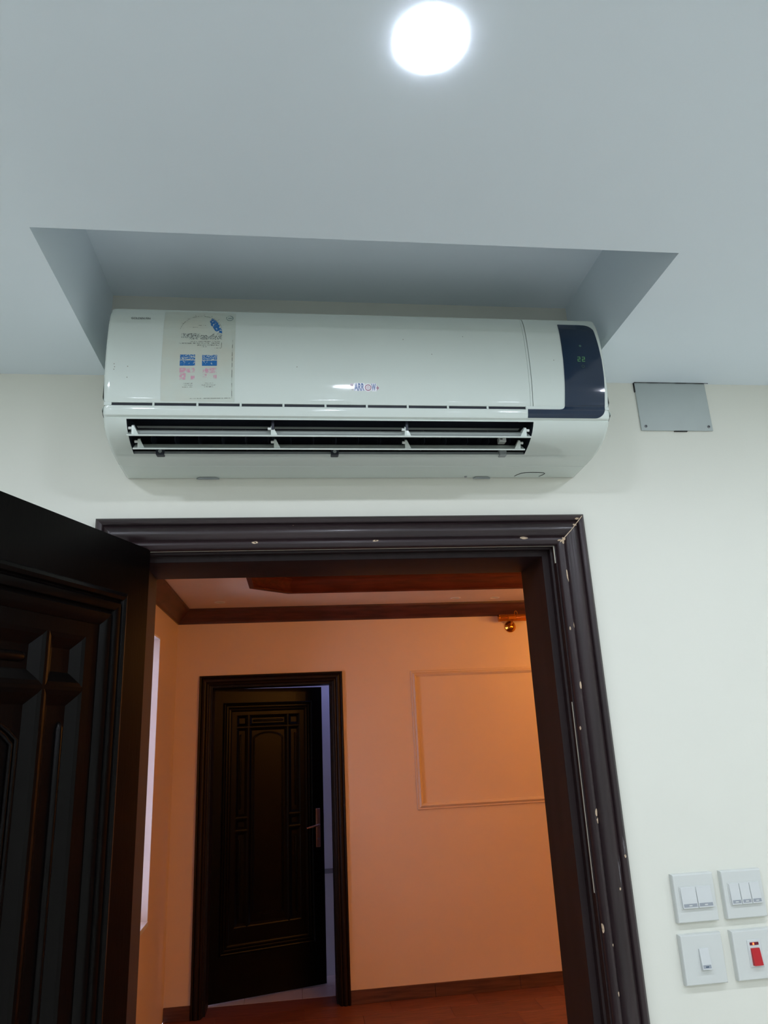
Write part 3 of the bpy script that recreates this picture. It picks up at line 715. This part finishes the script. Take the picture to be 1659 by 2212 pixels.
# arrow emblem: white outline, feathers, letters, target ring, arrow head
LX = lambda X: .0840+(X-345)*.0575/815     # pixels of the close-up -> metres
LZ = lambda Y: 2.4105-(Y-455)*.0000784
def lp(*pts): return [(LX(a), LZ(b)) for a, b in pts]
emb = decal('emblem', [lp((338, 350), (430, 350), (430, 420), (338, 420)), lp((450, 335), (745, 335), (745, 545), (440, 545)), lp((930, 340), (1075, 340), (1075, 552), (950, 552)), lp((1070, 380), (1168, 462), (1078, 548))]
              , LWH, panel, off=.0006, step=.003)
decal('emblem_mark', [[(LX(845)+.0078*math.cos(a), LZ(457)+.0084*math.sin(a)) for a in [2*math.pi*i/24 for i in range(24)]]], LWH, emb, off=.0007, step=.003)
decal('emblem_mark', [lp((345, 358+i*13), (428, 358+i*13), (428, 366+i*13), (345, 366+i*13)) for i in range(5)]+[lp((365, 500), (440, 500), (440, 506), (365, 506)), lp((380, 513), (440, 513), (440, 519), (380, 519))], LGREY, emb, off=.0009, step=.003)
o, w = words('emblem_text', 'ARR', LX(455), LZ(538), LZ(345)-LZ(538), LBLUE, emb, width=LX(738)-LX(455), off=.0011, bold=.035)
o2, w2 = words('emblem_text', 'W', LX(940), LZ(543), LZ(350)-LZ(543), LBLUE, emb, width=LX(1062)-LX(942), off=.0011, bold=.035)
decal('emblem_mark', ringpoly(LX(845), LZ(457), .0046, .0067, 22), LRED, emb, off=.0012, step=.003)
decal('emblem_mark', ringpoly(LX(845), LZ(457), .0022, .0030, 16)+ringpoly(LX(845), LZ(457), .0003, .0010, 10), LRED, emb, off=.0012, step=.003)
decal('emblem_mark', [lp((1078, 392), (1155, 463), (1080, 540), (1100, 480), (1068, 474), (1068, 455), (1100, 450))], LRED, emb, off=.0012, step=.003)
# scuffs on the panel
SCUF = mat('grey_scuff', lin(150, 152, 140), .5)
for i, (x, z) in enumerate([(-.366, 2.452), (-.365, 2.446), (-.366, 2.441), (-.341, 2.4475), (-.341, 2.425), (.452-.2, 2.486), (.32, 2.53), (-.02, 2.452), (.508, 2.478), (.195, 2.52)]):
    decal('scuff_mark', [[(x+.0011*math.cos(a)*(1+.4*math.sin(3*a+i)), z+.0012*math.sin(a)) for a in [2*math.pi*j/8 for j in range(8)]]], SCUF, panel, off=.0003)

# ------------------------------------------------------------------ junction box cover on the wall
jb = empty('junction_cover', 'grey square blank cover plate under the ceiling, right of the air conditioner', 'cover plate', (.890, 0, 2.481))
me_ = bbox_bevel('cover_plate', .7985, .9820, -.0045, -.0006, 2.4180, 2.5448, CABIN, jb, .0018, 2)
for x in (.8105, .9715):
    s = obj('screw', *lathe([(.0036, -.0044), (.0036, -.0058), (.0030, -.0064), (.0001, -.0066)], (x, 0, 2.4285), 'y', 16), METAL, jb, smooth=True)
    obj('screw_slot', *join(box(x-.0022, x+.0022, -.0069, -.0062, 2.4280, 2.4290), box(x-.0005, x+.0005, -.0069, -.0062, 2.4263, 2.4307)), BLACK, s)
obj('rear_gap', *box(.882, .915, -.0042, -.0003, 2.4163, 2.4179), BLACK, jb); obj('rear_gap', *box(.7965, .7985, -.0040, -.0003, 2.52, 2.5440), BLACK, jb)
# ragged ceiling edge above it
V = []; n = 26
for i in range(n+1):
    x = .797+(.990-.797)*i/n; V += [(x, -.0065, 2.5449), (x, -.0065, 2.5437-random.random()*.0009)]
obj('ragged_joint', V, [(2*i, 2*i+2, 2*i+3, 2*i+1) for i in range(n)], BLACK, jb)

# ------------------------------------------------------------------ switches
def plate(label, x, z, kind):
    S = .086; b = .0016
    e = empty('light_switch' if kind != 'red' else 'isolator_switch', label, 'switch', (x+S/2, 0, z-S/2), group='switch plates beside the door')
    # bevelled face plate: pyramid-like edge
    V = []
    for (d, ins) in ((0, 0), (.0095, .0003), (.0115, b), (.0118, b+.001)):
        V += [(x+ins, -d, z-S+ins), (x+S-ins, -d, z-S+ins), (x+S-ins, -d, z-ins), (x+ins, -d, z-ins)]
    Fc = [(4*r+i, 4*r+(i+1) % 4, 4*r+4+(i+1) % 4, 4*r+4+i) for r in range(3) for i in range(4)]+[(12, 13, 14, 15), (0, 1, 2, 3)]
    obj('face_plate', V, Fc, SWITCH, e)
    def rocker(x0, x1, z0, z1, y0, tilt, strip=True, mark=SWITCH, m=SWITCH2, nm='rocker'):
        """front face tilted: top in, bottom out"""
        yt, yb = y0-tilt*0.35, y0-tilt
        V = [(x0, y0+.001, z0), (x1, y0+.001, z0), (x1, y0+.001, z1), (x0, y0+.001, z1), (x0+.0006, yb, z0+.001), (x1-.0006, yb, z0+.001), (x1-.0006, yt, z1-.001), (x0+.0006, yt, z1-.001)]
        r = obj(nm, V, [(0, 1, 2, 3), (4, 5, 6, 7), (0, 1, 5, 4), (1, 2, 6, 5), (2, 3, 7, 6), (3, 0, 4, 7)], m, e)
        if strip:
            w = x1-x0; f = lambda zz: yb+(yt-yb)*(zz-z0)/(z1-z0)
            a, c = z0+.0030, z0+.0088
            obj('label_strip', [(x0+.002, f(a)-.0003, a), (x1-.002, f(a)-.0003, a), (x1-.002, f(c)-.0003, c), (x0+.002, f(c)-.0003, c)], [(0, 1, 2, 3)], STRIP, r)
            xm = (x0+x1)/2; a2, c2 = z0+.0047, z0+.0066; h = min(.0032, w*.22)
            obj('label_mark', [(xm-h, f(a2)-.0006, a2), (xm+h, f(a2)-.0006, a2), (xm+h, f(c2)-.0006, c2), (xm-h, f(c2)-.0006, c2)], [(0, 1, 2, 3)], mark, r)
        return r
    if kind in ('two', 'three'):
        a, b_ = x+.0115, x+.0765; zt, zb = z-.0225, z-.0605
        obj('rocker_bezel', *box(a-.0012, b_+.0012, -.0128, -.0110, zb-.0012, zt+.0012), SWITCH, e)
        n = 2 if kind == 'two' else 3; w = (b_-a)/n
        for i in range(n): rocker(a+w*i+.0003, a+w*(i+1)-.0003, zb, zt, -.0125, .0048)
    elif kind == 'one':
        rocker(x+.0340, x+.0540, z-.0600, z-.0240, -.0115, .0075, True, mat('dark_marker', lin(60, 80, 100), .4))
    else:
        bbox_bevel('rocker_bezel', x+.0285, x+.0575, -.0132, -.0110, z-.0650, z-.0170, SWITCH2, e, .001, 1)
        nb = bbox_bevel('neon_window', x+.0335, x+.0520, -.0142, -.0128, z-.0265, z-.0215, MAROON, e, .0005, 1)
        nb['label'] = 'small maroon indicator window, lit orange'
        ne = bbox_bevel('neon_glow', x+.0385, x+.0425, -.0146, -.0141, z-.0260, z-.0220, NEON, nb, .0004, 1)
        obj('neon_core', *box(x+.0400, x+.0410, -.0149, -.0147, z-.0258, z-.0222), NEON2, nb)
        rr = rocker(x+.0335, x+.0520, z-.0610, z-.0310, -.0130, .0070, False, m=REDP, nm='red_rocker'); rr['label'] = 'bright red rocker'
plate('white double rocker switch plate, upper left of the four plates by the door', .7054, 1.4621, 'two')
plate('white triple rocker switch plate, upper right of the four plates by the door', .8081, 1.4621, 'three')
plate('white single rocker switch plate, lower left of the four plates by the door', .7032, 1.3561, 'one')
plate('white switch plate with a red rocker and lit orange neon', .8100, 1.3561, 'red')

# ------------------------------------------------------------------ hall lights
sc = empty('wall_sconce', 'unlit brass wall light with an amber glass tube under the hall cornice', 'wall light', (1.682, YF, 2.50))
obj('backplate', *lathe([(.001, -.034), (.018, -.032), (.030, -.024), (.036, -.014), (.042, -.010), (.045, -.006), (.045, 0)], (1.680, YF, 2.497), 'y', 28), BRASS, sc, smooth=True)
obj('arm', *tube([(1.680, YF-.02, 2.505), (1.680, YF-.05, 2.515), (1.680, YF-.075, 2.545)], .008, 10, axis=(1, 0, 0)), BRASS, sc, smooth=True)
V, Fc = [], []
n = 24
for r_, rev in ((.028, 0), (.0258, 1)):
    for x in (1.572, 1.800):
        for k in range(n): V.append((x, YF-.095+r_*math.cos(2*math.pi*k/n), 2.555+r_*math.sin(2*math.pi*k/n)))
for b in (0, 2*n):
    for k in range(n): Fc.append((b+k, b+(k+1) % n, b+n+(k+1) % n, b+n+k))
for b in (0, n):
    for k in range(n): Fc.append((b+k, b+(k+1) % n, 2*n+b+(k+1) % n, 2*n+b+k))
obj('glass_tube', V, Fc, AMBER, sc, smooth=True)
for x0, x1 in ((1.562, 1.572), (1.800, 1.810)):
    obj('end_cap', *lathe([(.020, x0), (.030, x0+.002), (.030, x1-.002), (.024, x1)], (0, YF-.095, 2.555), 'x', 24), BRASS, sc, smooth=True)
obj('socket_rod', *tube([(1.572, YF-.095, 2.555), (1.610, YF-.095, 2.555), (1.640, YF-.095, 2.555)], [.006, .007, .009], 12), BRASS, sc, smooth=True)
obj('lamp_holder', *tube([(1.640, YF-.095, 2.555), (1.645, YF-.095, 2.555), (1.700, YF-.095, 2.555), (1.704, YF-.095, 2.555)], [.008, .014, .014, .009], 16), mat('ivory_ceramic', lin(235, 215, 185), .4), sc, smooth=True)
obj('socket_rod', *tube([(1.704, YF-.095, 2.555), (1.800, YF-.095, 2.555)], .006, 12), BRASS, sc, smooth=True)
obj('hanging_ring', *tube([(1.708+.012*math.cos(a), YF-.095, 2.587+.022*math.sin(a)) for a in [2*math.pi*i/20 for i in range(20)]], .0028, 8, closed=True, axis=(0, 1, 0)), BRASS, sc, smooth=True)

def hall_lamp(x, y, z, r, top, label):
    e = empty('unseen_globe_lamp', label, 'lamp', (x, y, z), group='lit globe lamps in the hall')
    obj('globe', *lathe([(.0001, -r)]+[(r*math.sin(math.radians(a)), -r*math.cos(math.radians(a))) for a in range(15, 166, 15)]+[(.0001, r)], (x, y, z), 'z', 24), WARMM, e, smooth=True)
    obj('rod', *tube([(x, y, z+r), (x, y, top)], .006, 8, axis=(1, 0, 0)), BRASS, e, smooth=True)
hall_lamp(2.35, 3.22, 2.42, .058, HZ+.17, 'small lit globe lamp right of the brass wall light, out of view')
for x, t in ((1.95, 'nearest the open door'), (2.75, 'middle one'), (3.55, 'farthest from the open door')):
    hall_lamp(x, .62, 2.42, .082, HZ, 'large unseen globe lamp added to even out the hall light, by the near wall, %s' % t)  # unseen lamps added to spread warm light evenly over the far wall
for i, (x, y, t) in enumerate(((-.56, 3.72, 'beside the left cornice'), (1.19, 3.78, 'left of the wall light'), (1.50, 3.80, 'above the wall light'))):
    e = empty('spotlight', 'small unlit round spotlight in the hall ceiling, '+t, 'spotlight', (x, y, HZ), group='unlit ceiling spotlights in the hall')
    obj('trim_ring', *lathe([(.040, 0), (.038, -.003), (.030, -.0035), (.028, .0)], (x, y, HZ-.0003), 'z', 24), CLOTHW, e, smooth=True)
    obj('lens', *lathe([(.028, -.0008), (.0001, -.0010)], (x, y, HZ), 'z', 24), PAPER, e)

# ------------------------------------------------------------------ ceiling lamps of the white room
def downlight(x, y, label, r=.041, m=LAMPM):
    e = empty('ceiling_light', label, 'ceiling light', (x, y, H), group='round ceiling lights set out in rows')
    obj('trim_ring', *lathe([(r+.0008, 0), (r+.0007, -.0002), (r+.0004, -.0003)], (x, y, H), 'z', 40), CLOTHW, e, smooth=True)
    obj('diffuser', *lathe([(r+.0004, -.0004), (r*.97, -.0010), (r*.85, -.0016), (r*.5, -.0020), (.0001, -.0022)], (x, y, H), 'z', 40), m, e, smooth=True)
for y, rn in ((-.858, 'front row'), (-1.95, 'middle row'), (-3.05, 'back row')):
    for x, cn in ((-1.46, 'far left'), (-.66, 'second from left'), (.137, 'centre'), (.94, 'second from right'), (1.74, 'far right')):
        if (x, y) == (.137, -.858): downlight(x, y, 'glowing round white ceiling light in front of the air conditioner')
        else: downlight(x, y, 'round white ceiling light outside the picture, %s, %s' % (rn, cn))
